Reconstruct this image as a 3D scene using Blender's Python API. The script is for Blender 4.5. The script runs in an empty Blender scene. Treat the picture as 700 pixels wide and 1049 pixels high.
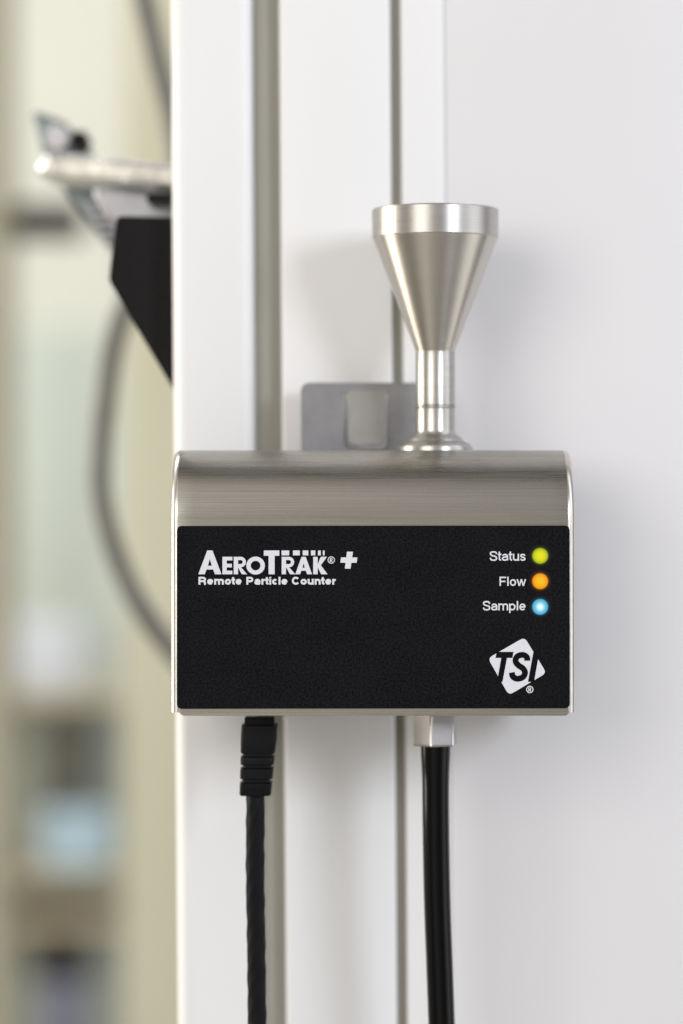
import bpy, bmesh, math, random
from mathutils import Matrix, Vector, noise
random.seed(4)
SC = bpy.context.scene
COL = SC.collection
R = math.radians

# ------------------------------------------------------------------ scale
S = 0.0003                    # metres per photo pixel in the plane of the black label (Y = 0)
D = 0.874                     # camera to label
H = 1.25                      # height of the lens above the floor
def k(Y): return 1 + Y / D
def PX(px, Y=0): return (px - 350) * S * k(Y)
def PZ(py, Y=0): return H + (524.5 - py) * S * k(Y)
def P(px, py, Y=0): return Vector((PX(px, Y), Y, PZ(py, Y)))

# ------------------------------------------------------------------ materials
def mat(name, col, rough=0.5, metal=0.0, spec=0.5, aniso=0.0, axis=None, rot=0.0, emit=None, estr=0.0, coat=0.0):
    m = bpy.data.materials.new(name); m.use_nodes = True
    b = m.node_tree.nodes['Principled BSDF']
    b.inputs['Base Color'].default_value = (*col, 1)
    b.inputs['Roughness'].default_value = rough
    b.inputs['Metallic'].default_value = metal
    b.inputs['Specular IOR Level'].default_value = spec
    b.inputs['Coat Weight'].default_value = coat
    if aniso:
        b.inputs['Anisotropic'].default_value = aniso
        b.inputs['Anisotropic Rotation'].default_value = rot
        t = m.node_tree.nodes.new('ShaderNodeTangent'); t.direction_type = 'RADIAL'; t.axis = axis
        m.node_tree.links.new(t.outputs[0], b.inputs['Tangent'])
    if emit:
        b.inputs['Emission Color'].default_value = (*emit, 1)
        b.inputs['Emission Strength'].default_value = estr
    return m

def noise_node(m, scale, stretch=(1, 1, 1), detail=4.0, rough=0.6):
    nt = m.node_tree
    tc = nt.nodes.new('ShaderNodeTexCoord'); mp = nt.nodes.new('ShaderNodeMapping')
    mp.inputs['Scale'].default_value = stretch
    n = nt.nodes.new('ShaderNodeTexNoise')
    n.inputs['Scale'].default_value = scale; n.inputs['Detail'].default_value = detail; n.inputs['Roughness'].default_value = rough
    nt.links.new(tc.outputs['Object'], mp.inputs[0]); nt.links.new(mp.outputs[0], n.inputs['Vector'])
    return n

def vary_colour(m, n, c0, c1, lo=0.3, hi=0.7):
    nt = m.node_tree; r = nt.nodes.new('ShaderNodeValToRGB')
    r.color_ramp.elements[0].position = lo; r.color_ramp.elements[0].color = (*c0, 1)
    r.color_ramp.elements[1].position = hi; r.color_ramp.elements[1].color = (*c1, 1)
    nt.links.new(n.outputs[0], r.inputs[0]); nt.links.new(r.outputs[0], nt.nodes['Principled BSDF'].inputs['Base Color'])

def vary_rough(m, n, a, b, lo=0.3, hi=0.7):
    nt = m.node_tree; r = nt.nodes.new('ShaderNodeMapRange')
    r.inputs[1].default_value = lo; r.inputs[2].default_value = hi; r.inputs[3].default_value = a; r.inputs[4].default_value = b
    nt.links.new(n.outputs[0], r.inputs[0]); nt.links.new(r.outputs[0], nt.nodes['Principled BSDF'].inputs['Roughness'])

def bump(m, n, strength, dist):
    nt = m.node_tree; b = nt.nodes.new('ShaderNodeBump')
    b.inputs['Strength'].default_value = strength; b.inputs['Distance'].default_value = dist
    nt.links.new(n.outputs[0], b.inputs['Height']); nt.links.new(b.outputs[0], nt.nodes['Principled BSDF'].inputs['Normal'])

M = {}
# brushed stainless of the housing: lines run along X
m = M['brushed'] = mat('brushed_steel', (.60, .58, .53), .34, 1, aniso=.75, axis='X', rot=.0)
n = noise_node(m, 60, (.22, 60, 60), 6, .75); vary_colour(m, n, (.34, .325, .295), (.60, .58, .54), .22, .78)
n2 = noise_node(m, 90, (.5, 40, 40), 5, .7); vary_rough(m, n2, .22, .34)
bump(m, n2, .10, .00005)
# bent edges and side cheeks, a little smoother
m = M['edge_steel'] = mat('edge_steel', (.66, .64, .59), .3, 1)
n = noise_node(m, 400, (1, 1, 1), 3); vary_colour(m, n, (.60, .58, .53), (.70, .68, .63))
# turned stainless of the funnel: fine rings round Z
def turned(name, c0, c1, r0, r1, aniso):
    m = mat(name, c0, .3, 1, aniso=aniso, axis='Z', rot=0.25)
    n = noise_node(m, 1500, (.02, .02, 3.0), 3, .7); vary_colour(m, n, c0, c1, .2, .8)
    n2 = noise_node(m, 1500, (.02, .02, 3.0), 3, .7); vary_rough(m, n2, r0, r1)
    return m
M['turned'] = turned('turned_steel', (.55, .52, .475), (.58, .55, .505), .28, .33, .7)
M['turned_rim'] = turned('turned_rim_steel', (.41, .395, .38), (.59, .575, .56), .36, .44, .6)
M['polished'] = mat('polished_steel', (.54, .525, .50), .34, 1, aniso=.35, axis='Z', rot=.25)
n = noise_node(M['polished'], 300, (.3, .3, 2), 3); vary_colour(M['polished'], n, (.42, .41, .39), (.48, .47, .445))
M['plate'] = mat('dull_grey_steel', (.31, .31, .325), .5, .55)
n = noise_node(M['plate'], 120, (1, 1, 1), 6); vary_colour(M['plate'], n, (.215, .215, .23), (.275, .275, .29))
M['tab'] = mat('dull_light_steel', (.42, .415, .40), .5, .4)
n = noise_node(M['tab'], 160, (1, 1, 1), 5); vary_colour(M['tab'], n, (.27, .265, .255), (.31, .305, .295))
# label film: black, fine pebbled grain
m = M['label'] = mat('black_label_film', (.008, .0075, .0095), .75, 0, .07)
n = noise_node(m, 1500, (1, 1, 1), 3, .8); vary_colour(m, n, (.001, .001, .0015), (.014, .0135, .0165), .36, .68); bump(m, n, .4, .00012)
n = noise_node(m, 45, (1, 1, 1.6), 4, .6); vary_rough(m, n, .6, .85)
M['print'] = mat('white_print', (.70, .71, .78), .6, 0, .3)
n = noise_node(M['print'], 1500); vary_colour(M['print'], n, (.67, .68, .75), (.73, .74, .81))
M['ink'] = mat('black_print', (.005, .0048, .006), .75, 0, .07)
M['plastic'] = mat('black_moulded_plastic', (.006, .006, .007), .5, 0, .14)
n = noise_node(M['plastic'], 500); vary_rough(M['plastic'], n, .36, .5); bump(M['plastic'], n, .15, .0001)
M['jacket'] = mat('black_cable_jacket', (.006, .006, .0075), .5, 0, .12)
n = noise_node(M['jacket'], 260, (1, 1, .6), 5); vary_rough(M['jacket'], n, .38, .6); bump(M['jacket'], n, .25, .0002)
M['hose'] = mat('glossy_black_hose', (.0025, .0025, .003), .14, 0, .2)
n = noise_node(M['hose'], 120, (1, 1, .15), 4); vary_rough(M['hose'], n, .11, .17)
M['nut'] = mat('nickel_fitting', (.46, .445, .45), .42, 1)
n = noise_node(M['nut'], 300, (1, 1, 8), 4); vary_rough(M['nut'], n, .3, .42)
# painted partition
def paint(name, c, d=.012, rough=.45):
    m = mat(name, c, rough, 0, .4)
    n = noise_node(m, 9, (1, 1, .6), 6, .6)
    vary_colour(m, n, tuple(x - d for x in c), tuple(min(.86, x + d) for x in c))
    n3 = noise_node(m, 14, (1, 1, .35), 5, .65); vary_rough(m, n3, rough - .1, rough + .1)
    n2 = noise_node(m, 700, (1, 1, 1), 3); bump(m, n2, .05, .0002)
    return m
M['white'] = paint('white_coated_profile', (.825, .83, .848))
M['panel'] = paint('white_coated_panel', (.745, .740, .772))
M['seal'] = paint('grey_gasket_rubber', (.33, .32, .28), .015, .6)
M['seal_dark'] = paint('dark_gasket_rubber', (.29, .275, .235), .015, .6)
# background
M['chrome'] = mat('chrome', (.74, .74, .725), .2, 1)
n = noise_node(M['chrome'], 60, (.3, 1, 1)); vary_rough(M['chrome'], n, .18, .28)
M['cap'] = mat('satin_chrome', (.80, .80, .80), .36, 1)
n = noise_node(M['cap'], 60); vary_rough(M['cap'], n, .42, .5)
M['zinc'] = mat('zinc_steel', (.42, .46, .48), .38, .8)
n = noise_node(M['zinc'], 70); vary_colour(M['zinc'], n, (.12, .15, .155), (.30, .335, .345))
M['pale_zinc'] = mat('pale_zinc_steel', (.62, .62, .66), .35, .6)
n = noise_node(M['pale_zinc'], 70); vary_colour(M['pale_zinc'], n, (.40, .40, .44), (.52, .52, .56))
M['black_rubber'] = mat('black_fabric_plate', (.010, .009, .010), .8, 0, .08)
n = noise_node(M['black_rubber'], 900); vary_colour(M['black_rubber'], n, (.010, .0095, .010), (.020, .019, .020)); bump(M['black_rubber'], n, .3, .0002)
M['grey_cable'] = mat('grey_cable_jacket', (.17, .17, .155), .5)
n = noise_node(M['grey_cable'], 90); vary_colour(M['grey_cable'], n, (.15, .15, .135), (.19, .19, .175))
M['cream_wall'] = paint('cream_wall_paint', (.80, .81, .73), .02, .7)
M['olive'] = paint('cream_olive_paint', (.50, .49, .375), .02, .6)
M['olive_dim'] = paint('dull_olive_paint', (.40, .375, .28), .02, .6)
M['bin_white'] = paint('bluish_white_plastic', (.60, .64, .70))
M['bin_dark'] = paint('dark_olive_plastic', (.13, .125, .10), .01)
M['bin_blue'] = paint('light_blue_plastic', (.40, .54, .64))
M['bin_beige'] = paint('beige_card', (.50, .44, .32))
M['bin_black'] = paint('black_case', (.025, .022, .018), .006)
M['bin_slate'] = paint('slate_blue_plastic', (.17, .18, .24))
M['green_glass'] = paint('pale_green_board', (.50, .55, .50), .02)
M['floor'] = paint('grey_floor_vinyl', (.40, .39, .36), .02, .4)

# ------------------------------------------------------------------ object helpers
def thing(name, loc, label, cat, group=None):
    o = bpy.data.objects.new(name, None); o.empty_display_size = .02
    o.location = loc; COL.objects.link(o)
    o['label'] = label; o['category'] = cat
    if group: o['group'] = group
    return o
def wloc(o):
    v = Vector((0, 0, 0))
    while o: v += o.location; o = o.parent
    return v
def link(name, me, material, parent=None, sharp=35):
    """one mesh object; the mesh arrives in world coordinates"""
    me.name = name
    if parent is not None: me.transform(Matrix.Translation(-wloc(parent)))
    else:
        c = sum((v.co for v in me.vertices), Vector()) / len(me.vertices)
        me.transform(Matrix.Translation(-c))
    me.materials.clear(); me.materials.append(material)
    for p in me.polygons: p.use_smooth = True
    me.set_sharp_from_angle(angle=R(sharp))
    o = bpy.data.objects.new(name, me); COL.objects.link(o)
    if parent is not None: o.parent = parent
    else: o.location = c
    return o
def tag(o, label, cat, group=None):
    o['label'] = label; o['category'] = cat
    if group: o['group'] = group
    return o
def bm_mesh(bm):
    bmesh.ops.recalc_face_normals(bm, faces=bm.faces[:])
    me = bpy.data.meshes.new('m'); bm.to_mesh(me); bm.free(); return me
def box(x0, x1, y0, y1, z0, z1, bev=0.0, seg=3, edges=None):
    bm = bmesh.new(); bmesh.ops.create_cube(bm, size=1)
    for v in bm.verts:
        v.co = Vector((x0 + (v.co.x + .5) * (x1 - x0), y0 + (v.co.y + .5) * (y1 - y0), z0 + (v.co.z + .5) * (z1 - z0)))
    if bev: bmesh.ops.bevel(bm, geom=bm.edges[:], offset=bev, segments=seg, profile=.5, affect='EDGES')
    return bm_mesh(bm)
def curve_mesh(loops, thick, bev=0.0):
    """filled outline(s) in (X, Z) with holes -> slab of given thickness centred on y = 0"""
    cu = bpy.data.curves.new('c', 'CURVE'); cu.dimensions = '2D'; cu.fill_mode = 'BOTH'
    cu.extrude = max(0, thick / 2 - bev); cu.bevel_depth = bev; cu.bevel_resolution = 2; cu.offset = -bev
    for lp in loops:
        sp = cu.splines.new('POLY'); sp.points.add(len(lp) - 1); sp.use_cyclic_u = True
        for q, (x, z) in zip(sp.points, lp): q.co = (x, z, 0, 1)
    o = bpy.data.objects.new('c', cu); COL.objects.link(o)
    dg = bpy.context.evaluated_depsgraph_get(); dg.update()
    me = bpy.data.meshes.new_from_object(o.evaluated_get(dg))
    bpy.data.objects.remove(o); bpy.data.curves.remove(cu)
    me.transform(Matrix.Rotation(R(90), 4, 'X'))
    return me
def slab(loops_px, Yfront, thick, bev=0.0):
    """outlines given in photo pixels, laid at depth Yfront with a real thickness behind it"""
    lp = [[(PX(x, Yfront), PZ(y, Yfront)) for x, y in l] for l in loops_px]
    me = curve_mesh(lp, thick, bev)
    me.transform(Matrix.Translation((0, Yfront + thick / 2, 0)))
    return me
def rounded(pts, r, n=6):
    """round the corners of a polygon; r one radius or one per corner"""
    out = []; N = len(pts)
    for i, p in enumerate(pts):
        rr = r[i] if isinstance(r, (list, tuple)) else r
        p = Vector(p); a = Vector(pts[i - 1]) - p; b = Vector(pts[(i + 1) % N]) - p
        if rr <= 0: out.append(tuple(p)); continue
        ang = a.angle(b); t = rr / math.tan(ang / 2); t = min(t, a.length * .49, b.length * .49)
        A = p + a.normalized() * t; B = p + b.normalized() * t
        for j in range(n + 1):
            u = j / n; out.append(tuple(A * (1 - u) ** 2 + p * 2 * u * (1 - u) + B * u * u))
    return out
def circle(cx, cy, r, n=40): return [(cx + r * math.cos(2 * math.pi * i / n), cy + r * math.sin(2 * math.pi * i / n)) for i in range(n)]
def smooth(pts, n=8):
    pts = [Vector(p) for p in pts]; out = []
    for i in range(len(pts) - 1):
        p0 = pts[max(i - 1, 0)]; p1 = pts[i]; p2 = pts[i + 1]; p3 = pts[min(i + 2, len(pts) - 1)]
        for j in range(n):
            t = j / n
            out.append(.5 * ((2 * p1) + (p2 - p0) * t + (2 * p0 - 5 * p1 + 4 * p2 - p3) * t * t + (3 * p1 - p0 - 3 * p2 + p3) * t ** 3))
    out.append(pts[-1]); return out
def stroke(pts, w):
    """thick 2D polyline with butt ends -> one loop"""
    pts = [Vector(p) for p in pts]; L, Rr = [], []
    for i, p in enumerate(pts):
        d = (pts[min(i + 1, len(pts) - 1)] - pts[max(i - 1, 0)]).normalized(); nn = Vector((-d.y, d.x))
        L.append(tuple(p + nn * w / 2)); Rr.append(tuple(p - nn * w / 2))
    return L + Rr[::-1]
def tube(path, rad, n=24, caps=True):
    """swept tube along 3D points; rad(s, theta, i) in metres with s the length run"""
    bm = bmesh.new(); rings = []; s = 0; up = Vector((0, 1, 0)); path = [Vector(p) for p in path]
    for i, p in enumerate(path):
        if i: s += (p - path[i - 1]).length
        t = (path[min(i + 1, len(path) - 1)] - path[max(i - 1, 0)]).normalized()
        a = t.cross(up).normalized(); b = a.cross(t).normalized()
        if a.length < .5: a = Vector((1, 0, 0)); b = Vector((0, 0, 1))
        up = b
        ring = []
        for j in range(n):
            th = 2 * math.pi * j / n; r = rad(s, th) if callable(rad) else rad
            ring.append(bm.verts.new(p + (a * math.cos(th) + b * math.sin(th)) * r))
        rings.append(ring)
    for r0, r1 in zip(rings, rings[1:]):
        for j in range(n): bm.faces.new((r0[j], r0[(j + 1) % n], r1[(j + 1) % n], r1[j]))
    if caps: bm.faces.new(rings[0][::-1]); bm.faces.new(rings[-1])
    return bm_mesh(bm)
def lathe(cx, cy, prof, n=96, closed=False):
    """prof: (z, r) world; closed joins last to first (a hollow wall)"""
    bm = bmesh.new(); rings = []
    for z, r in prof:
        rings.append([bm.verts.new((cx + r * math.cos(2 * math.pi * j / n), cy + r * math.sin(2 * math.pi * j / n), z)) for j in range(n)])
    pairs = list(zip(rings, rings[1:])) + ([(rings[-1], rings[0])] if closed else [])
    for r0, r1 in pairs:
        for j in range(n): bm.faces.new((r0[j], r0[(j + 1) % n], r1[(j + 1) % n], r1[j]))
    if not closed: bm.faces.new(rings[0]); bm.faces.new(rings[-1][::-1])
    return bm_mesh(bm)
def join(*meshes):
    bm = bmesh.new()
    for me in meshes: bm.from_mesh(me); bpy.data.meshes.remove(me)
    me = bpy.data.meshes.new('j'); bm.to_mesh(me); bm.free(); return me
# plain grotesque letters drawn as strokes: unit = capital height, hx / hy = half a stroke in units
def arc(cx, cy, rx, ry, a0, a1, n=18): return [(cx + rx * math.cos(R(a0 + (a1 - a0) * i / n)), cy + ry * math.sin(R(a0 + (a1 - a0) * i / n))) for i in range(n + 1)]
def letter(ch, hx, hy):
    X = .735; A = {'S': .90, 't': .40, 'a': .76, 'u': .76, 's': .69, 'F': .83, 'l': .31, 'o': .78, 'w': 1.02, 'm': 1.16, 'p': .79, 'e': .77, 'R': .98, 'P': .91, 'r': .47, 'i': .31, 'c': .70, 'C': .95, 'n': .76, ' ': .38}[ch]
    b = .05; l = b + hx; r = A - b - hx; c = (l + r) / 2; w = (r - l) / 2; m = X / 2; rv = m - hy
    if ch in 'li': return A, [[(A / 2, 0), (A / 2, 1.0 if ch == 'l' else X)]] + ([[(A / 2, .99), (A / 2, .99 - max(.13, 1.5 * hy))]] if ch == 'i' else [])
    if ch == 'o': return A, [('ring', c, m, w, rv)]
    if ch == 'c': return A, [arc(c, m, w, rv, 42, 318, 24)]
    if ch == 'C': return A, [arc(c, .5, w, .5 - hy + .01, 38, 322, 30)]
    if ch == 'e': return A, [arc(c, m, w, rv, 0, 322, 28), [(l, m), (r + hx * .6, m)]]
    if ch == 'u': return A, [[(l, X), (l, .27)] + arc(c - .01, .27, c - .01 - l, .27 - hy, 180, 360, 14), [(r, X), (r, 0)]]
    if ch == 'n': return A, [[(l, X), (l, 0)], [(r, 0), (r, X - .27)] + arc(c, X - .27, w, .27 - hy, 0, 180, 14)]
    if ch == 'm':
        q = (r - l) / 4
        return A, [[(l, X), (l, 0)], [(l + 2 * q, 0), (l + 2 * q, X - .22)] + arc(l + q, X - .22, q, .22 - hy, 0, 180, 12), [(r, 0), (r, X - .22)] + arc(l + 3 * q, X - .22, q, .22 - hy, 0, 180, 12)]
    if ch == 'r': return A, [[(l, X), (l, 0)], [(l, X - .34)] + arc(l + .29, X - .34, .29, .34 - hy, 180, 92, 10)]
    if ch == 't': return A, [[(A * .45, .96), (A * .45, .22)] + arc(A * .45 + .17, .22, .17, .22 - hy, 180, 275, 8), [(.0, X - hy * .9), (A - .01, X - hy * .9)]]
    if ch == 'p': return A, [[(l, X), (l, -.27)], ('ring', c, m, w, rv)]
    if ch == 'w': return A, [[(hx * .8 + .01, X), (A * .29, 0)], [(A * .29, 0), (A * .5, X)], [(A * .5, X), (A * .71, 0)], [(A * .71, 0), (A - hx * .8 - .01, X)]]
    if ch == 'a': return A, [arc(c, X - hy - .19, w, .19, 165, 0, 14) + [(r, .13), (r + hx * .7, hy * .8)], smooth([(r, .43), (c, .40), (l + .02, .33), (l, .21), (l + .06, hy + .03), (c - .02, hy), (r - .05, .13), (r, .24)], 4)]
    if ch == 's': return A, [smooth([(r - .01, X - .21), (r - .07, X - hy - .035), (c, X - hy), (l + .06, X - hy - .03), (l + .01, X - .20), (l + .10, m + .045), (c, m), (r - .07, m - .05), (r, .20), (r - .07, hy + .03), (c, hy), (l + .06, hy + .03), (l, .22)], 4)]
    if ch == 'S': return A, [smooth([(r - .01, .70), (r - .07, 1 - hy - .045), (c, 1 - hy + .01), (l + .07, 1 - hy - .04), (l + .015, .74), (l + .11, .585), (c, .515), (r - .08, .43), (r, .27), (r - .08, hy + .035), (c, hy - .01), (l + .07, hy + .05), (l, .31)], 5)]
    if ch == 'F': l += .03; return A, [[(l, 0), (l, 1)], [(l, 1 - hy), (A - .04, 1 - hy)], [(l, .49), (A - .12, .49)]]
    if ch in 'RP':
        l += .03; yb = .45 if ch == 'R' else .43; rr = (1 - hy - yb) / 2; xr = r - .02
        st = [[(l, 0), (l, 1)], [(l, 1 - hy), (xr - rr, 1 - hy)] + arc(xr - rr, yb + rr, rr, rr, 90, -90, 14) + [(l, yb)]]
        if ch == 'R': st.append([(c - .02, yb), (xr - .13, yb - .02), (xr - .03, yb - .14), (xr - .01, .08), (xr + .05, 0)])
        return A, st
    return A, []
def ribbon(pts, w, Yf, thick):
    """box-section stroke along photo-pixel points; it creeps forward a hair along its length so that it never lies on itself"""
    pts = [Vector(p) for p in pts]; bm = bmesh.new(); rings = []; N = len(pts)
    for i, p in enumerate(pts):
        d = (pts[min(i + 1, N - 1)] - pts[max(i - 1, 0)]).normalized(); nn = Vector((-d.y, d.x)) * w / 2
        a, b = p + nn, p - nn; y = Yf - .000012 * i / N
        rings.append([bm.verts.new((PX(q.x, Yf), yy, PZ(q.y, Yf))) for q, yy in ((a, y), (b, y), (b, y + thick), (a, y + thick))])
    for r0, r1 in zip(rings, rings[1:]):
        for j in range(4): bm.faces.new((r0[j], r0[(j + 1) % 4], r1[(j + 1) % 4], r1[j]))
    bm.faces.new(rings[0][::-1]); bm.faces.new(rings[-1])
    return bm_mesh(bm)
def text_mesh(s, px_left, px_right, py_base, py_cap, Yf, thick, w):
    hc = py_base - py_cap; sx = hc; hy = w / 2 / hc
    tot = sum(letter(ch, .05, hy)[0] for ch in s)
    sx = (px_right - px_left) / (tot - .1); hx = w / 2 / sx
    parts = []; x = -.05; q = 0
    for ch in s:
        A, st = letter(ch, hx, hy)
        for g in st:
            if g[0] == 'ring':
                _, cx, cy, rx, ry = g; C = (px_left + (x + cx) * sx, py_base - cy * hc)
                loops = [oval(C[0], C[1], rx * sx + w / 2, ry * hc + w / 2), oval(C[0], C[1], rx * sx - w / 2, ry * hc - w / 2)]
            else:
                parts.append(ribbon([(px_left + (x + a) * sx, py_base - b * hc) for a, b in [tuple(p) for p in g]], w * (.92 if ch == 'w' else 1), Yf - .000014 * (q % 3), thick)); q += 1
                continue
            parts.append(slab(loops, Yf - .000014 * (q % 3), thick)); q += 1
        x += A
    return join(*parts)

# ================================================================== particle counter
pc = thing('particle_counter', P(382, 733, .024), 'brushed steel particle counter box with black front label and steel funnel on top', 'particle counter')

# housing: front face that rolls back over the top, vertical edges bent round to the sides
XL, XR = PX(175.2, .0015), PX(588.6, .0015)
ZT = PZ(461.2, .021); RT = .0222; ZB = PZ(730, 0); DEP = .047; RB = .0021
prof = []                                    # (y, z, inward normal y, z)
for i in range(13): prof.append((0.0, ZB + (ZT - RT - ZB) * i / 12, 1.0, 0.0))
for i in range(1, 33):
    a = math.pi / 2 * i / 32; prof.append((RT - RT * math.cos(a), ZT - RT + RT * math.sin(a), math.cos(a), -math.sin(a)))
for i in range(1, 6): prof.append((RT + (DEP - RT) * i / 5, ZT, 0.0, -1.0))
cross = []                                   # (x, depth below the skin)
NB = 8
for i in range(NB + 1):
    a = math.pi / 2 * i / NB; cross.append((XL + RB - RB * math.cos(a), RB - RB * math.sin(a)))
for i in range(1, 24): cross.append((XL + RB + (XR - XL - 2 * RB) * i / 24, 0.0))
for i in range(NB + 1):
    a = math.pi / 2 * (1 - i / NB); cross.append((XR - RB + RB * math.cos(a), RB - RB * math.sin(a)))
bm = bmesh.new(); rows = []
for (y, z, ny, nz) in prof:
    rows.append([bm.verts.new((x, y + ny * d, z + nz * d)) for x, d in cross])
for r0, r1 in zip(rows, rows[1:]):
    for j in range(len(cross) - 1): bm.faces.new((r0[j], r0[j + 1], r1[j + 1], r1[j]))
for e in (0, -1):                            # the two flat cheeks
    bl = bm.verts.new((XL if e == 0 else XR, DEP, ZB))
    bm.faces.new([r[e] for r in rows] + [bl])
bmesh.ops.holes_fill(bm, edges=[e for e in bm.edges if e.is_boundary], sides=0)
housing = link('housing', bm_mesh(bm), M['brushed'], pc, 50)
housing.data.materials.append(M['edge_steel'])
for f in housing.data.polygons:                          # the bent edges and cheeks are not brushed lengthwise
    x = f.center.x + wloc(pc).x
    if x < XL + RB * .98 or x > XR - RB * .98: f.material_index = 1
# front lip that hangs a little below the sides, corners clipped
link('front_lip', slab([[(183.5, 722), (583, 722), (583, 731), (580, 733.2), (188, 733.2), (184.5, 731.2)]], -.0004, .0012, .00015), M['brushed'], pc)
# base plate
link('base_plate', box(PX(190), PX(575), .003, DEP - .002, ZB - .0009, ZB + .0004, .0003, 2), M['edge_steel'], pc)

# front label with its print and lamps
YL = -.0005
lab = link('front_label', slab([rounded([(181.3, 538.8), (583.8, 538.4), (584, 725.6), (181.3, 726.2)], 5.5)], YL - .0002, .0006, .0001), M['label'], pc)
YT = YL - .00026                             # print stands a hair proud of the film
def rect(x0, y0, x1, y1): return [(x0, y0), (x1, y0), (x1, y1), (x0, y1)]
def glyph_E(x0, x1, y0, y1, w, b):
    mid = (y0 + y1) / 2
    return [[(x0, y0), (x1, y0), (x1, y0 + b), (x0 + w, y0 + b), (x0 + w, mid - b / 2), (x1 - .5, mid - b / 2), (x1 - .5, mid + b / 2), (x0 + w, mid + b / 2), (x0 + w, y1 - b), (x1, y1 - b), (x1, y1), (x0, y1)]]
def glyph_A(x0, x1, y0, y1, top, w, cy0, cy1):
    c = (x0 + x1) / 2; h = y1 - y0
    def xl(y): return c - top / 2 - (c - top / 2 - x0) * (y - y0) / h
    def xr(y): return c + top / 2 + (x1 - c - top / 2) * (y - y0) / h
    outer = [(c - top / 2, y0), (c + top / 2, y0), (x1, y1), (x1 - w, y1), (xr(cy1) - w, cy1), (xl(cy1) + w, cy1), (x0 + w, y1), (x0, y1)]
    yt = y0 + h * .36
    hole = [(c, yt), (xr(cy0) - w, cy0), (xl(cy0) + w, cy0)]
    return [outer, hole]
def glyph_R(x0, x1, y0, y1, w, b):
    h = y1 - y0; bowl = h * .60; xb = x1 - (x1 - x0) * .08; r = bowl / 2
    arc = [(xb - r + r * math.cos(a), y0 + r + r * math.sin(a)) for a in [R(-90 + 180 * i / 14) for i in range(15)]]
    out = [(x0, y0)] + arc + [(xb - r + .3, y0 + bowl), (x1, y1), (x1 - w * 1.22, y1), (xb - r - w * .55, y0 + bowl + .6), (x0 + w, y0 + bowl + .6), (x0 + w, y1), (x0, y1)]
    ri = r - b
    hole = [(x0 + w, y0 + b)] + [(xb - r + ri * math.cos(a), y0 + r + ri * math.sin(a)) for a in [R(-90 + 180 * i / 12) for i in range(13)]] + [(x0 + w, y0 + bowl - b)]
    return [out, hole]
def glyph_K(x0, x1, y0, y1, w):
    m_ = y0 + (y1 - y0) * .5
    return [[(x0, y0), (x0 + w, y0), (x0 + w, m_ - 1.2), (x1 - w * 1.45, y0), (x1 - .3, y0), (x0 + w + 3.2, m_ - .3), (x1 + .3, y1), (x1 - w * 1.35, y1), (x0 + w, m_ + 1.6), (x0 + w, y1), (x0, y1)]]
def oval(cx, cy, rx, ry, n=40): return [(cx + rx * math.cos(2 * math.pi * i / n), cy + ry * math.sin(2 * math.pi * i / n)) for i in range(n)]
def pr(loops): return slab(loops, YT, .00012)
y0, y1, ys = 563.9, 588.3, 570.4
name_mesh = join(
    pr(glyph_A(203.3, 227.0, y0, y1, 5.4, 6.6, 579.6, 583.4)),
    pr(glyph_E(228.0, 238.2, ys, y1, 4.4, 3.7)),
    pr(glyph_R(239.6, 253.2, ys, y1, 4.4, 3.3)),
    pr([oval(262.0, 579.4, 9.5, 9.2), oval(262.0, 579.4, 5.0, 4.9)]),
    pr([[(270.4, y0), (286.3, y0), (286.3, 569.3), (281.5, 569.3), (281.5, y1), (275.3, y1), (275.3, 569.3), (270.4, 569.3)]]),
    *[pr([rect(275 + a / 7.37, y0, 275 + b / 7.37, 568.9)]) for a, b in ((100, 158), (186, 238), (260, 302), (322, 355), (375, 396), (412, 425))],
    pr(glyph_R(288.7, 302.6, ys, y1, 4.4, 3.3)),
    pr(glyph_A(302.6, 319.8, ys, y1, 4.2, 5.0, 581.6, 584.6)),
    pr(glyph_K(321.0, 335.4, ys, y1, 4.6)),
    pr([oval(339.5, 573.7, 3.7, 3.7), oval(339.5, 573.7, 2.9, 2.9)]),
    pr(glyph_R(338.1, 341.1, 571.7, 575.8, .8, .7)),
    pr([[(355.6, 565.1), (361.8, 565.2), (360.9, 571.0), (366.3, 571.1), (365.5, 576.5), (360.1, 576.5), (359.3, 582.6), (353.4, 582.5), (354.2, 576.5), (348.7, 576.4), (349.5, 571.0), (354.9, 571.0)]]))
link('product_name', name_mesh, M['print'], lab)
link('subtitle', text_mesh('Remote Particle Counter', 203.2, 344.0, 598.9, 590.9, YT, .00012, 2.0), M['print'], lab)
for s, xl, yb, yc in (('Status', 501.8, 574.5, 564.7), ('Flow', 511.6, 600.2, 590.8), ('Sample', 494.8, 625.3, 615.7)):
    link('lamp_caption', text_mesh(s, xl, 538.6, yb, yc, YT, .00012, 1.45), M['print'], lab)

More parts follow.
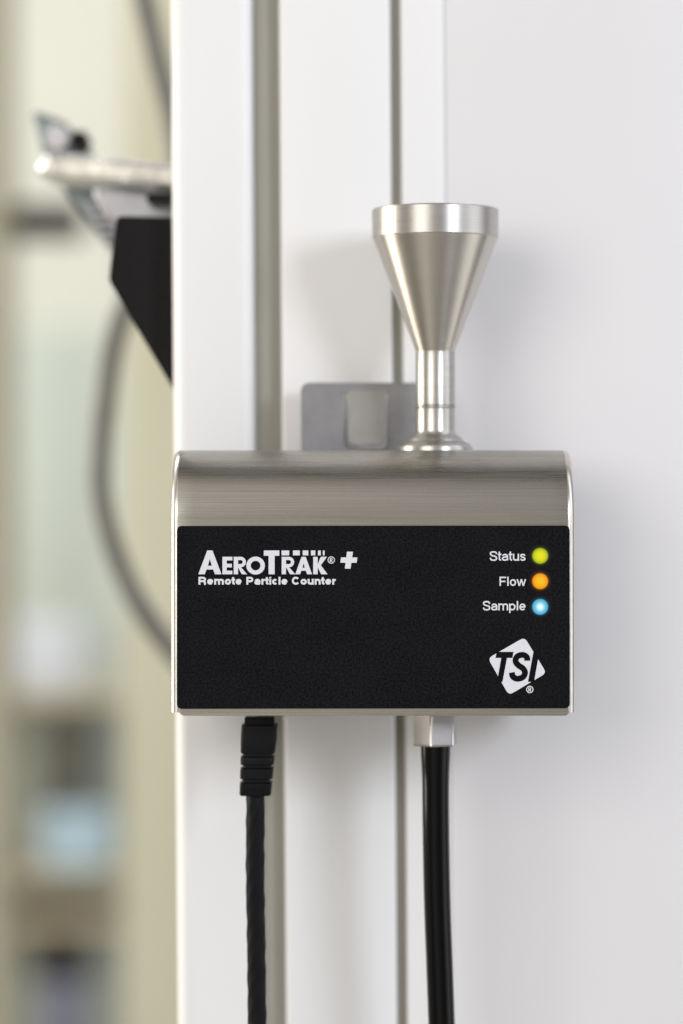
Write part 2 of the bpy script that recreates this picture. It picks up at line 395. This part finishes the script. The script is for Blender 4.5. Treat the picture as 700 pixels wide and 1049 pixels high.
# status lamps: shallow domes lit from behind, brightest over the diode, each ringed by a painted halo
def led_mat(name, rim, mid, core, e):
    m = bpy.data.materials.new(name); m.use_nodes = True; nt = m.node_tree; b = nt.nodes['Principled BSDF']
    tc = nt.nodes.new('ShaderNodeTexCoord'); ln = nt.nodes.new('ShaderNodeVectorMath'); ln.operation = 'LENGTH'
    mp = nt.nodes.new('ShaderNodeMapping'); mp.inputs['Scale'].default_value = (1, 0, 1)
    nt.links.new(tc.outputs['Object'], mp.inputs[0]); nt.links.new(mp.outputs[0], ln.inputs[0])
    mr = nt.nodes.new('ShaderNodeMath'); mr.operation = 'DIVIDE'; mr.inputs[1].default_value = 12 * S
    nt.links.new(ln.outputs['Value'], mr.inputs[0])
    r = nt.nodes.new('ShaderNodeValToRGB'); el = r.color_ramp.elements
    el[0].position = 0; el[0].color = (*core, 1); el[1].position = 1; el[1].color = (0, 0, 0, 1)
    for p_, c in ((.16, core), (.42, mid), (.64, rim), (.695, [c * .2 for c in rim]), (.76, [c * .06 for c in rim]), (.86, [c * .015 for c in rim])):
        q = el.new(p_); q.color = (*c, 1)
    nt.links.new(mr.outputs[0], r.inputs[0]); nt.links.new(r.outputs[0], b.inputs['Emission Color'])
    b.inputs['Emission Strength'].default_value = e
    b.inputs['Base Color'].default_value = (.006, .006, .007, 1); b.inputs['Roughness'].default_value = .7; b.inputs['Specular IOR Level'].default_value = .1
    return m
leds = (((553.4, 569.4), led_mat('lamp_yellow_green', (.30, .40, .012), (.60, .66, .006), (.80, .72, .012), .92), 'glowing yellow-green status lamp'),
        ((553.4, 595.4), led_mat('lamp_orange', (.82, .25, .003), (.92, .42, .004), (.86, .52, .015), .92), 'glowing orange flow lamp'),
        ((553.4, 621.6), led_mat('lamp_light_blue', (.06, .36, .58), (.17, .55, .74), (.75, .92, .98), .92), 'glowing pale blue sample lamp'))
for (cx, cy), mm, lb in leds:
    bm = bmesh.new(); c = P(cx, cy, YL); rings = []
    for q in range(7):
        a = math.pi / 2 * q / 6; rr = 8.5 * S * math.cos(a); hh = .00012 + .0006 * math.sin(a)
        rings.append([bm.verts.new((rr * math.cos(2 * math.pi * j / 32), -hh, rr * math.sin(2 * math.pi * j / 32))) for j in range(32)] if q < 6 else [bm.verts.new((0, -hh, 0))])
    
    halo_skirt = [bm.verts.new((12 * S * math.cos(2 * math.pi * j / 32), -.00002, 12 * S * math.sin(2 * math.pi * j / 32))) for j in range(32)]  # flat ring whose faint emission paints the glow around the dome
    rings.insert(0, halo_skirt)
    for r0, r1 in zip(rings, rings[1:]):
        for j in range(32):
            if len(r1) == 1: bm.faces.new((r0[j], r0[(j + 1) % 32], r1[0]))
            else: bm.faces.new((r0[j], r0[(j + 1) % 32], r1[(j + 1) % 32], r1[j]))
    bm.faces.new(halo_skirt[::-1])
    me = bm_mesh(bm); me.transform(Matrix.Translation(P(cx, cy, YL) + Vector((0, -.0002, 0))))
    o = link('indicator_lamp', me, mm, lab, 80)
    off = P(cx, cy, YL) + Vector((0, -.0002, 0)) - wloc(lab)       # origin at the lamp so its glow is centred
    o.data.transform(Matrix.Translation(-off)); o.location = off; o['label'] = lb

# emblem: tilted rounded square crossed by slanted letters
def L(u, v): return (490 + u / 8.75, 640 + v / 8.75)
dia = rounded([L(415, 112), L(88, 300), L(275, 632), L(612, 432)], 5.2, 8)
Tg = [L(166, 243), L(316, 243), L(307, 297), L(258, 297), L(218, 512), L(170, 512), L(208, 297), L(156, 297)]
Ig = [L(496, 243), L(548, 243), L(501, 512), L(447, 512)]
Sg = stroke([L(*q) for q in [(q.x, q.y) for q in smooth([(440, 322), (436, 290), (400, 270), (352, 284), (335, 325), (360, 362), (402, 392), (420, 430), (400, 470), (350, 484), (312, 465), (302, 428)], 5)]], 6.0)
lg = link('emblem', slab([dia], YT, .00012), M['print'], lab)
link('emblem_lettering', join(slab([Tg], YT - .00008, .0001), slab([Ig], YT - .00008, .0001), slab([Sg], YT - .00008, .0001)), M['ink'], lab)
ccx, ccy = L(463, 580)
link('registered_mark', join(pr([oval(ccx, ccy, 3.7, 3.7), oval(ccx, ccy, 2.8, 2.8)]), pr(glyph_R(ccx - 1.4, ccx + 1.7, ccy - 2.0, ccy + 2.1, .8, .7))), M['print'], lab)

# inlet funnel
YF = .0345; FX = PX(446, YF); px = S * k(YF)
def fp(*pairs): return [(PZ(y, YF - r * px), r * px) for y, r in pairs]     # (photo row, radius in photo pixels) read off the near side
fn = link('inlet_funnel', lathe(FX, YF, fp((238.2, 63.6), (240, 63.1), (357, 20.6), (359, 20.0), (359, 12), (352, 16), (240, 60.0)), 128, True), M['turned'], pc, 30)
link('rim', lathe(FX, YF, fp((238.4, 63.9), (237.4, 64.6), (209.0, 64.9), (207.8, 64.0), (207.8, 62.5), (238.4, 61.0)), 128, True), M['turned_rim'], fn, 30)
link('stem', lathe(FX, YF, fp((415, 19.4), (414.3, 20.2), (360, 20.2), (358.4, 19.6)), 96), M['polished'], fn, 30)
link('collar', lathe(FX, YF, fp((446, 23.0), (443.5, 20.6), (441, 20.0), (418, 19.9), (416.4, 20.9), (415.4, 20.7), (415.2, 19.2)), 96), M['polished'], fn, 30)
link('foot_flange', lathe(FX, YF, [(ZT - .0002, 38.2 * px)] + fp((458.4, 38.4), (456.2, 37.6), (454.4, 35.5), (452.6, 33.0), (451.6, 29.5), (450.2, 28.6), (447.4, 26.5), (445, 21.5)), 96), M['polished'], fn, 28)

# sockets under the box (the things plugged into them are separate)
YH = .024
nutx = PX(445.3, YH); nr = 24.2 * S * k(YH)
bm = bmesh.new(); lo, hi = PZ(763.5, YH), ZB - .0002
ring = lambda z, r, n=6, a0=R(20): [bm.verts.new((nutx + r * math.cos(a0 + 2 * math.pi * i / n), YH + r * math.sin(a0 + 2 * math.pi * i / n), z)) for i in range(n)]
rr = [ring(hi, nr), ring(lo + .0006, nr), ring(lo, nr * .95)]
for a, b in zip(rr, rr[1:]):
    for j in range(6): bm.faces.new((a[j], a[(j + 1) % 6], b[(j + 1) % 6], b[j]))
bm.faces.new(rr[0]); bm.faces.new(rr[-1][::-1])
bmesh.ops.bevel(bm, geom=[e for e in bm.edges if abs(e.verts[0].co.z - e.verts[1].co.z) > .004], offset=.0006, segments=3, affect='EDGES')
link('hose_fitting', bm_mesh(bm), M['nut'], pc, 25)
link('cable_socket', box(PX(249, YH), PX(284, YH), YH - .006, YH + .006, ZB - .0005, ZB + .0003), M['plastic'], pc)

# ================================================================== cables
# patch cable with moulded plug
YE = .022
ec = thing('network_cable', P(266, 734, YE), 'black network cable with ribbed plug hanging from the counter, twisted jacket', 'cable')
def rbox(x0, x1, y0, y1, dy, bev=.0008): return box(PX(x0, YE), PX(x1, YE), YE - dy, YE + dy, PZ(y1, YE), PZ(y0, YE), bev, 3)
pl = link('plug', join(rbox(251, 281.5, 734, 744, .0048, .0005)), M['plastic'], ec)
def ribbed():
    """tapered boot: rounded rectangular sections with grooves"""
    sec = [(741.6, 17.6, 5.4), (742.4, 18.4, 5.8), (758, 18.3, 5.8), (769, 17.6, 5.6), (770.4, 17.3, 5.5), (771.0, 15.6, 4.9), (773.4, 15.6, 4.9), (775, 17.2, 5.5), (777, 17.3, 5.6), (782, 16.9, 5.5), (783, 14.6, 4.6), (785.2, 14.6, 4.6), (786.6, 16.9, 5.5),
           (796.5, 16.6, 5.4), (797.5, 14.2, 4.5), (800.0, 14.2, 4.5), (801.4, 16.5, 5.3), (812.6, 16.2, 5.2), (814, 15.2, 4.9)]
    bm = bmesh.new(); rings = []
    for y, hw, hd in sec:
        cx = 266.4 - (y - 742) * .062; hw *= S * k(YE); hd *= .001
        c = rounded([(-hw, -hd), (hw, -hd), (hw, hd), (-hw, hd)], .0016, 4)
        rings.append([bm.verts.new((PX(cx, YE) + a, YE + b, PZ(y, YE))) for a, b in c])
    n = len(rings[0])
    for a, b in zip(rings, rings[1:]):
        for j in range(n): bm.faces.new((a[j], a[(j + 1) % n], b[(j + 1) % n], b[j]))
    bm.faces.new(rings[0][::-1]); bm.faces.new(rings[-1])
    return bm_mesh(bm)
boot = link('strain_relief', ribbed(), M['plastic'], ec, 40)
pts = smooth([P(262, 806, YE), P(261.8, 840, YE), P(261.6, 900, YE + .001), P(262.6, 960, YE + .002), P(263.6, 1049, YE + .003), P(265, 1120, YE + .003)], 60)
lam = 40 * S
link('cord', tube(pts, lambda s, th: 9.6 * S * k(YE) * (1 + .022 * math.cos(2 * th - 2 * math.pi * s / lam) + .022 * math.cos(5 * th + 2 * math.pi * s / (lam * .6))), 28), M['jacket'], ec, 60)

# vacuum hose
hz = thing('vacuum_hose', P(446, 765, YH), 'glossy black vacuum hose pushed onto the nickel fitting under the counter', 'hose')
pts = smooth([P(446.4, 763.6, YH), P(446.4, 790, YH), P(446.6, 840, YH), P(448, 920, YH + .001), P(450.5, 990, YH + .002), P(453, 1060, YH + .003), P(456, 1130, YH + .004)], 24)
def hr(s, th):
    y = s / S
    return S * k(YH) * (13.7 + 1.5 * math.exp(-(y / 26) ** 2))
link('tubing', tube(pts, hr, 32), M['hose'], hz, 60)

# ================================================================== bracket behind the box
YB = .060
br = thing('mounting_bracket', P(370, 470, YB), 'grey steel wall bracket plate behind the counter with a punched tab', 'bracket')
outer = rounded([(308, 392), (440, 392), (440, 560), (308, 560)], [11, 3, 6, 6], 8)
slot = rounded([(353.4, 403.4), (397.6, 402.8), (396.4, 460), (355.2, 460)], [1, 1, 9, 9], 6)
link('plate', slab([outer, slot], YB, .0022, .0003), M['plate'], br)
tab = rounded([(356.2, 399.5), (396.4, 399.5), (394, 456.5), (358, 456.5)], [1, 1, 8, 8], 6)
tb = slab([tab], YB - .0004, .0016, .0003)
for v in tb.vertices:                                    # the tab leans forward out of its slot
    t = (PZ(402, YB) - v.co.z) / (55 * S); v.co.y -= .0035 * max(0, t)
link('tab', tb, M['tab'], br)

# ================================================================== partition (leans a hair in the picture)
YW = .075
pw = thing('partition_wall', P(350, 524.5, YW), 'white coated partition with slotted profiles and grey gasket strips', 'wall')
ZLO, ZHI = H - .62, H + .62
def wbox(name, x0, x1, ya, yb, m, bev, seg=4, ylo=None):
    return link(name, box(PX(x0, YW), PX(x1, YW), ya, yb, ZLO, ZHI, bev, seg), m, pw, 40)
wbox('edge_profile', 178.2, 262, YW, YW + .040, M['white'], .0042, 8)
wbox('centre_profile', 289.5, 403.4, YW, YW + .038, M['white'], .0012)
wbox('narrow_profile', 413.6, 458.4, YW + .0004, YW + .036, M['white'], .0009)
wbox('door_panel', 458.45, 900, YW + .0010, YW + .035, M['panel'], .0012)
wbox('gasket_strip', 260, 291.5, YW + .007, YW + .03, M['seal'], .001)
wbox('gasket_strip', 401, 416, YW + .004, YW + .03, M['seal_dark'], .001)
pw.rotation_euler = (0, -.0070, 0)

# ================================================================== arm behind the post
sa = thing('support_arm', P(176, 200, .11), 'chrome bar with zinc clamp and black plate reaching out behind the white post', 'support arm')
# black plate
link('cover_plate', slab([rounded([(119.5, 221), (215, 223), (215, 450), (176.5, 397), (134, 326), (111.5, 287), (113, 272)], [7, 2, 2, 8, 6, 10, 10], 6)], .090, .005, .0006), M['black_rubber'], sa)
# chrome bar: flat tube with a rounded far end, running away to the left
def bar():
    bm = bmesh.new(); rings = []
    N = 44
    for i in range(N + 1):
        u = i / N; Y = .095 + .09 * u
        pxx = 205 - 160 * u; top = 174.5 - 16.5 * u; bot = 198.5 - 11.5 * u
        e = max(0.0, (u - .93) / .07); q = math.sqrt(max(0, 1 - e * e * .97))
        mid = (top + bot) / 2; hh = (bot - top) / 2 * q
        a = S * k(Y) * hh; dd = .013 * q
        c = P(pxx, mid, Y)
        loop = rounded([(-dd, -a), (dd, -a), (dd, a), (-dd, a)], min(a, dd) * .75, 4)
        rings.append([bm.verts.new(c + Vector((0, v1, v2))) for v1, v2 in loop])
    n = len(rings[0])
    for a, b in zip(rings, rings[1:]):
        for j in range(n): bm.faces.new((a[j], a[(j + 1) % n], b[(j + 1) % n], b[j]))
    bm.faces.new(rings[0]); bm.faces.new(rings[-1][::-1])
    return bm_mesh(bm)
link('bar', bar(), M['chrome'], sa, 50)
bm = bmesh.new(); bmesh.ops.create_uvsphere(bm, u_segments=32, v_segments=20, radius=1)
for v in bm.verts: v.co = P(61, 171.5, .174) + Vector((v.co.x * 24 * S, v.co.y * 22 * S, v.co.z * 14.5 * S)) * k(.18)
link('glint_cap', bm_mesh(bm), M['cap'], sa, 60)  # ball added to catch a bright glint at the bar's end
arm = link('clamp_arm', slab([rounded([(32, 112), (66, 124), (128, 196), (128, 262), (108, 250), (68, 200), (44, 158)], [5, 6, 8, 4, 6, 8, 8], 5)], .200, .006, .001), M['zinc'], sa)
def disc(px_, py_, Y, r, t, n=28, tilt=0):
    me = lathe(0, 0, [(0, r), (t * .8, r), (t, r * .85)], n); me.transform(Matrix.Rotation(R(90), 4, 'X')); me.transform(Matrix.Translation(P(px_, py_, Y))); return me
link('bolt_head', disc(61, 143, .199, 13 * S * k(.2), .006), M['pale_zinc'], arm, 30)
link('nut', disc(84, 147, .198, 11 * S * k(.2), .012, 6), M['plastic'], arm, 30)
for q in range(6):
    link('grip_ridge', slab([rounded([(88 + 4 * q, 206 + 9 * q), (126, 206 + 9 * q), (126, 211 + 9 * q), (90 + 4 * q, 211 + 9 * q)], 1.5, 3)], .192, .008, .0006), M['pale_zinc'], arm)
link('clamp_body', slab([rounded([(92, 192), (215, 198), (215, 236), (124, 236), (108, 222)], [6, 2, 2, 5, 5], 5)], .130, .02, .002), M['pale_zinc'], sa)
link('spacer', box(PX(150, .11), PX(205, .11), .108, .128, PZ(207, .11), PZ(199, .11), .001), M['plastic'], sa)

# grey cable looping behind it
YG = .34
def G(x, y, dy=0): return P(x, y, YG + dy)
pts = smooth([G(128, -70), G(146, -5), G(161, 60), G(176, 120), G(184, 180), G(170, 245), G(136, 300), G(117, 350), G(107, 420), G(103, 470), G(104, 510), G(116, 560), G(138, 612), G(166, 654), G(200, 690), G(245, 715)], 12)
tag(link('grey_cable', tube(pts, 11.5 * S * k(YG), 20), M['grey_cable'], None, 60), 'grey cable curving down behind the black plate and white post', 'cable')

# ================================================================== room far behind, on the left
tag(link('back_wall', box(-3.2, 1.4, 3.0, 3.1, -.01, 2.9), M['cream_wall'], None), 'pale cream wall far behind on the left', 'wall')
fl = link('floor', box(-4, 3, -2.5, 3.0, -.06, 0), M['floor'], None); fl['kind'] = 'structure'
YO = 1.15
tag(link('door_jamb', box(PX(126, YO), PX(240, YO), YO, YO + .12, 0, H + .25 + .95, .004), M['olive'], None), 'cream olive door jamb just left of the white post', 'door jamb')
tag(link('corner_post', box(PX(-60, YO), PX(3, YO), YO, YO + .08, 0, H + .95, .004), M['olive_dim'], None), 'dull olive post at the left edge of the picture', 'post')
# shelf rack with small goods
YR = 1.9
def rz(y): return PZ(y, YR)
def rx(x): return PX(x, YR)
rk = thing('storage_rack', (rx(50), YR, 0), 'pale rack seen out of focus left of the white post', 'rack')
link('back_board', box(rx(-80), rx(135), YR + .17, YR + .18, .05, rz(322), .002), M['green_glass'], rk)
for y in (1012, 930, 712):
    pass
for ya in (1150, 942, 892, 710):
    link('shelf', box(rx(-80), rx(135), YR - .02, YR + .168, rz(ya) - .010, rz(ya), .002), M['bin_beige'], rk)
for xx in (-80, 132):
    link('upright', box(rx(xx), rx(xx) + .02, YR - .045, YR - .022, 0, rz(322), .002), M['olive'], rk)
def goods(name, x0, x1, y0, y1, m, label, cat, dy=0.0, lid=None):
    me = box(rx(x0), rx(x1), YR + dy, YR + dy + .06, rz(y1), rz(y0), .006, 4)
    return tag(link(name, me, m, None), label, cat)
goods('carton', 14, 82, 636, 709.5, M['bin_white'], 'bluish white carton standing on the top shelf of the rack', 'carton')
goods('plastic_tub', 34, 88, 745, 850, M['bin_dark'], 'dark olive tub behind the light blue box', 'tub', .07)
goods('plastic_box', 44, 112, 832, 891.5, M['bin_blue'], 'light blue plastic box on the middle shelf', 'box', -.005)
goods('tool_case', 30, 92, 952, 1003, M['bin_black'], 'black case lying on top of the slate blue crate', 'case')
goods('crate', 36, 88, 1003.5, 1149, M['bin_slate'], 'slate blue crate under the black case', 'crate')
# dark wall lamp / handle far up on the left
wl = link('wall_handle', box(PX(8, 1.2), PX(88, 1.2), 1.19, 1.22, PZ(245, 1.2), PZ(209, 1.2), .01, 4), M['bin_black'], None)
tag(wl, 'dark olive handle on the pale board behind the chrome bar', 'handle')

# ================================================================== light
def area(name, loc, target, size, power, col, sy=None):
    l = bpy.data.lights.new(name, 'AREA'); l.energy = power; l.color = col; l.size = size
    if sy: l.shape = 'RECTANGLE'; l.size_y = sy
    o = bpy.data.objects.new(name, l); COL.objects.link(o); o.location = loc
    o.rotation_euler = (Vector(target) - Vector(loc)).to_track_quat('-Z', 'Y').to_euler(); return o
T0 = (0.0, .05, H)
area('left_lamp', (-.80, -1.5, H + .40), T0, .85, 8.6, (1.0, .945, .88), .8)
area('right_lamp', (.90, -1.42, H + .40), T0, .36, 10, (.875, .915, 1.0), .4)
area('added_side_light', (-1.35, .16, H + .12), (0, .09, H), .5, 13, (1.0, .92, .80), .8)  # unseen warm light, added to brighten the post's rounded left edge
area('room_lamp', (-.9, 1.0, 2.75), (-.9, 2.0, H), .9, 26, (1.0, .975, .92))

w = bpy.data.worlds.new('World'); SC.world = w; w.use_nodes = True; nt = w.node_tree
bg = nt.nodes['Background']
tc = nt.nodes.new('ShaderNodeTexCoord'); sep = nt.nodes.new('ShaderNodeSeparateXYZ'); nt.links.new(tc.outputs['Generated'], sep.inputs[0])
# room seen in the metal: warm dark floor, light walls, dark gap straight up put in for the housing's dark reflection, bright ceiling
el = nt.nodes.new('ShaderNodeMapRange'); el.inputs[1].default_value = -1; el.inputs[2].default_value = 1
nt.links.new(sep.outputs['Z'], el.inputs[0])
r1 = nt.nodes.new('ShaderNodeValToRGB'); e = r1.color_ramp.elements
e[0].position = 0; e[0].color = (.60, .565, .50, 1); e[1].position = 1; e[1].color = (.04, .04, .04, 1)
for p_, c in ((.30, (.55, .535, .50)), (.48, (.46, .46, .455)), (.60, (.51, .515, .53)), (.80, (.60, .61, .64)), (.93, (.56, .565, .58)), (.965, (.42, .41, .40)), (.985, (.05, .05, .05))):
    q = e.new(p_); q.color = (*c, 1)
nt.links.new(el.outputs[0], r1.inputs[0])
# made-up light and dark bands of azimuth, shaped for the funnel's reflections
az = nt.nodes.new('ShaderNodeMath'); az.operation = 'ARCTAN2'
neg = nt.nodes.new('ShaderNodeMath'); neg.operation = 'MULTIPLY'; neg.inputs[1].default_value = -1
nt.links.new(sep.outputs['Y'], neg.inputs[0]); nt.links.new(sep.outputs['X'], az.inputs[0]); nt.links.new(neg.outputs[0], az.inputs[1])
a01 = nt.nodes.new('ShaderNodeMapRange'); a01.inputs[1].default_value = -math.pi; a01.inputs[2].default_value = math.pi
nt.links.new(az.outputs[0], a01.inputs[0])
r2 = nt.nodes.new('ShaderNodeValToRGB'); e = r2.color_ramp.elements
e[0].position = 0; e[0].color = (.9, .9, .9, 1); e[1].position = 1; e[1].color = (.9, .9, .9, 1)
for p_, c in ((.08, (.5, .5, .5)), (.13, (.36, .35, .33)), (.18, (.6, .56, .5)), (.225, (1.15, 1.03, .84)), (.265, (1.1, .98, .80)), (.31, (.7, .66, .58)), (.36, (.30, .28, .24)), (.40, (.8, .75, .66)), (.435, (1.25, 1.18, 1.05)), (.49, (.85, .80, .72)), (.56, (.34, .32, .28)), (.605, (.24, .23, .21)), (.65, (1.1, 1.1, 1.1)), (.685, (2.6, 2.62, 2.65)), (.735, (2.6, 2.6, 2.6)), (.77, (.6, .6, .6)), (.82, (.10, .10, .10)), (.87, (.5, .5, .5)), (.92, (.9, .9, .9))):
    q = e.new(p_); q.color = (*c, 1)
nt.links.new(a01.outputs[0], r2.inputs[0])
mx = nt.nodes.new('ShaderNodeMix'); mx.data_type = 'RGBA'; mx.blend_type = 'MULTIPLY'; mx.inputs[0].default_value = 1
nt.links.new(r1.outputs[0], mx.inputs[6]); nt.links.new(r2.outputs[0], mx.inputs[7])
nt.links.new(mx.outputs[2], bg.inputs['Color']); bg.inputs['Strength'].default_value = 1.14

# ================================================================== camera
cam = bpy.data.cameras.new('camera'); co = bpy.data.objects.new('camera', cam); COL.objects.link(co)
co.location = (0, -D, H); co.rotation_euler = (R(90), 0, 0)
cam.sensor_fit = 'VERTICAL'; cam.sensor_height = 36; cam.sensor_width = 24
cam.lens = 36 * D / (1049 * S)
cam.clip_start = .02; cam.clip_end = 100
cam.dof.use_dof = True; cam.dof.focus_distance = D; cam.dof.aperture_fstop = 4.0; cam.dof.aperture_blades = 0
SC.camera = co
SC.render.engine = 'CYCLES'
SC.view_settings.view_transform = 'Standard'; SC.view_settings.look = 'None'
SC.view_settings.exposure = .20; SC.view_settings.gamma = 1
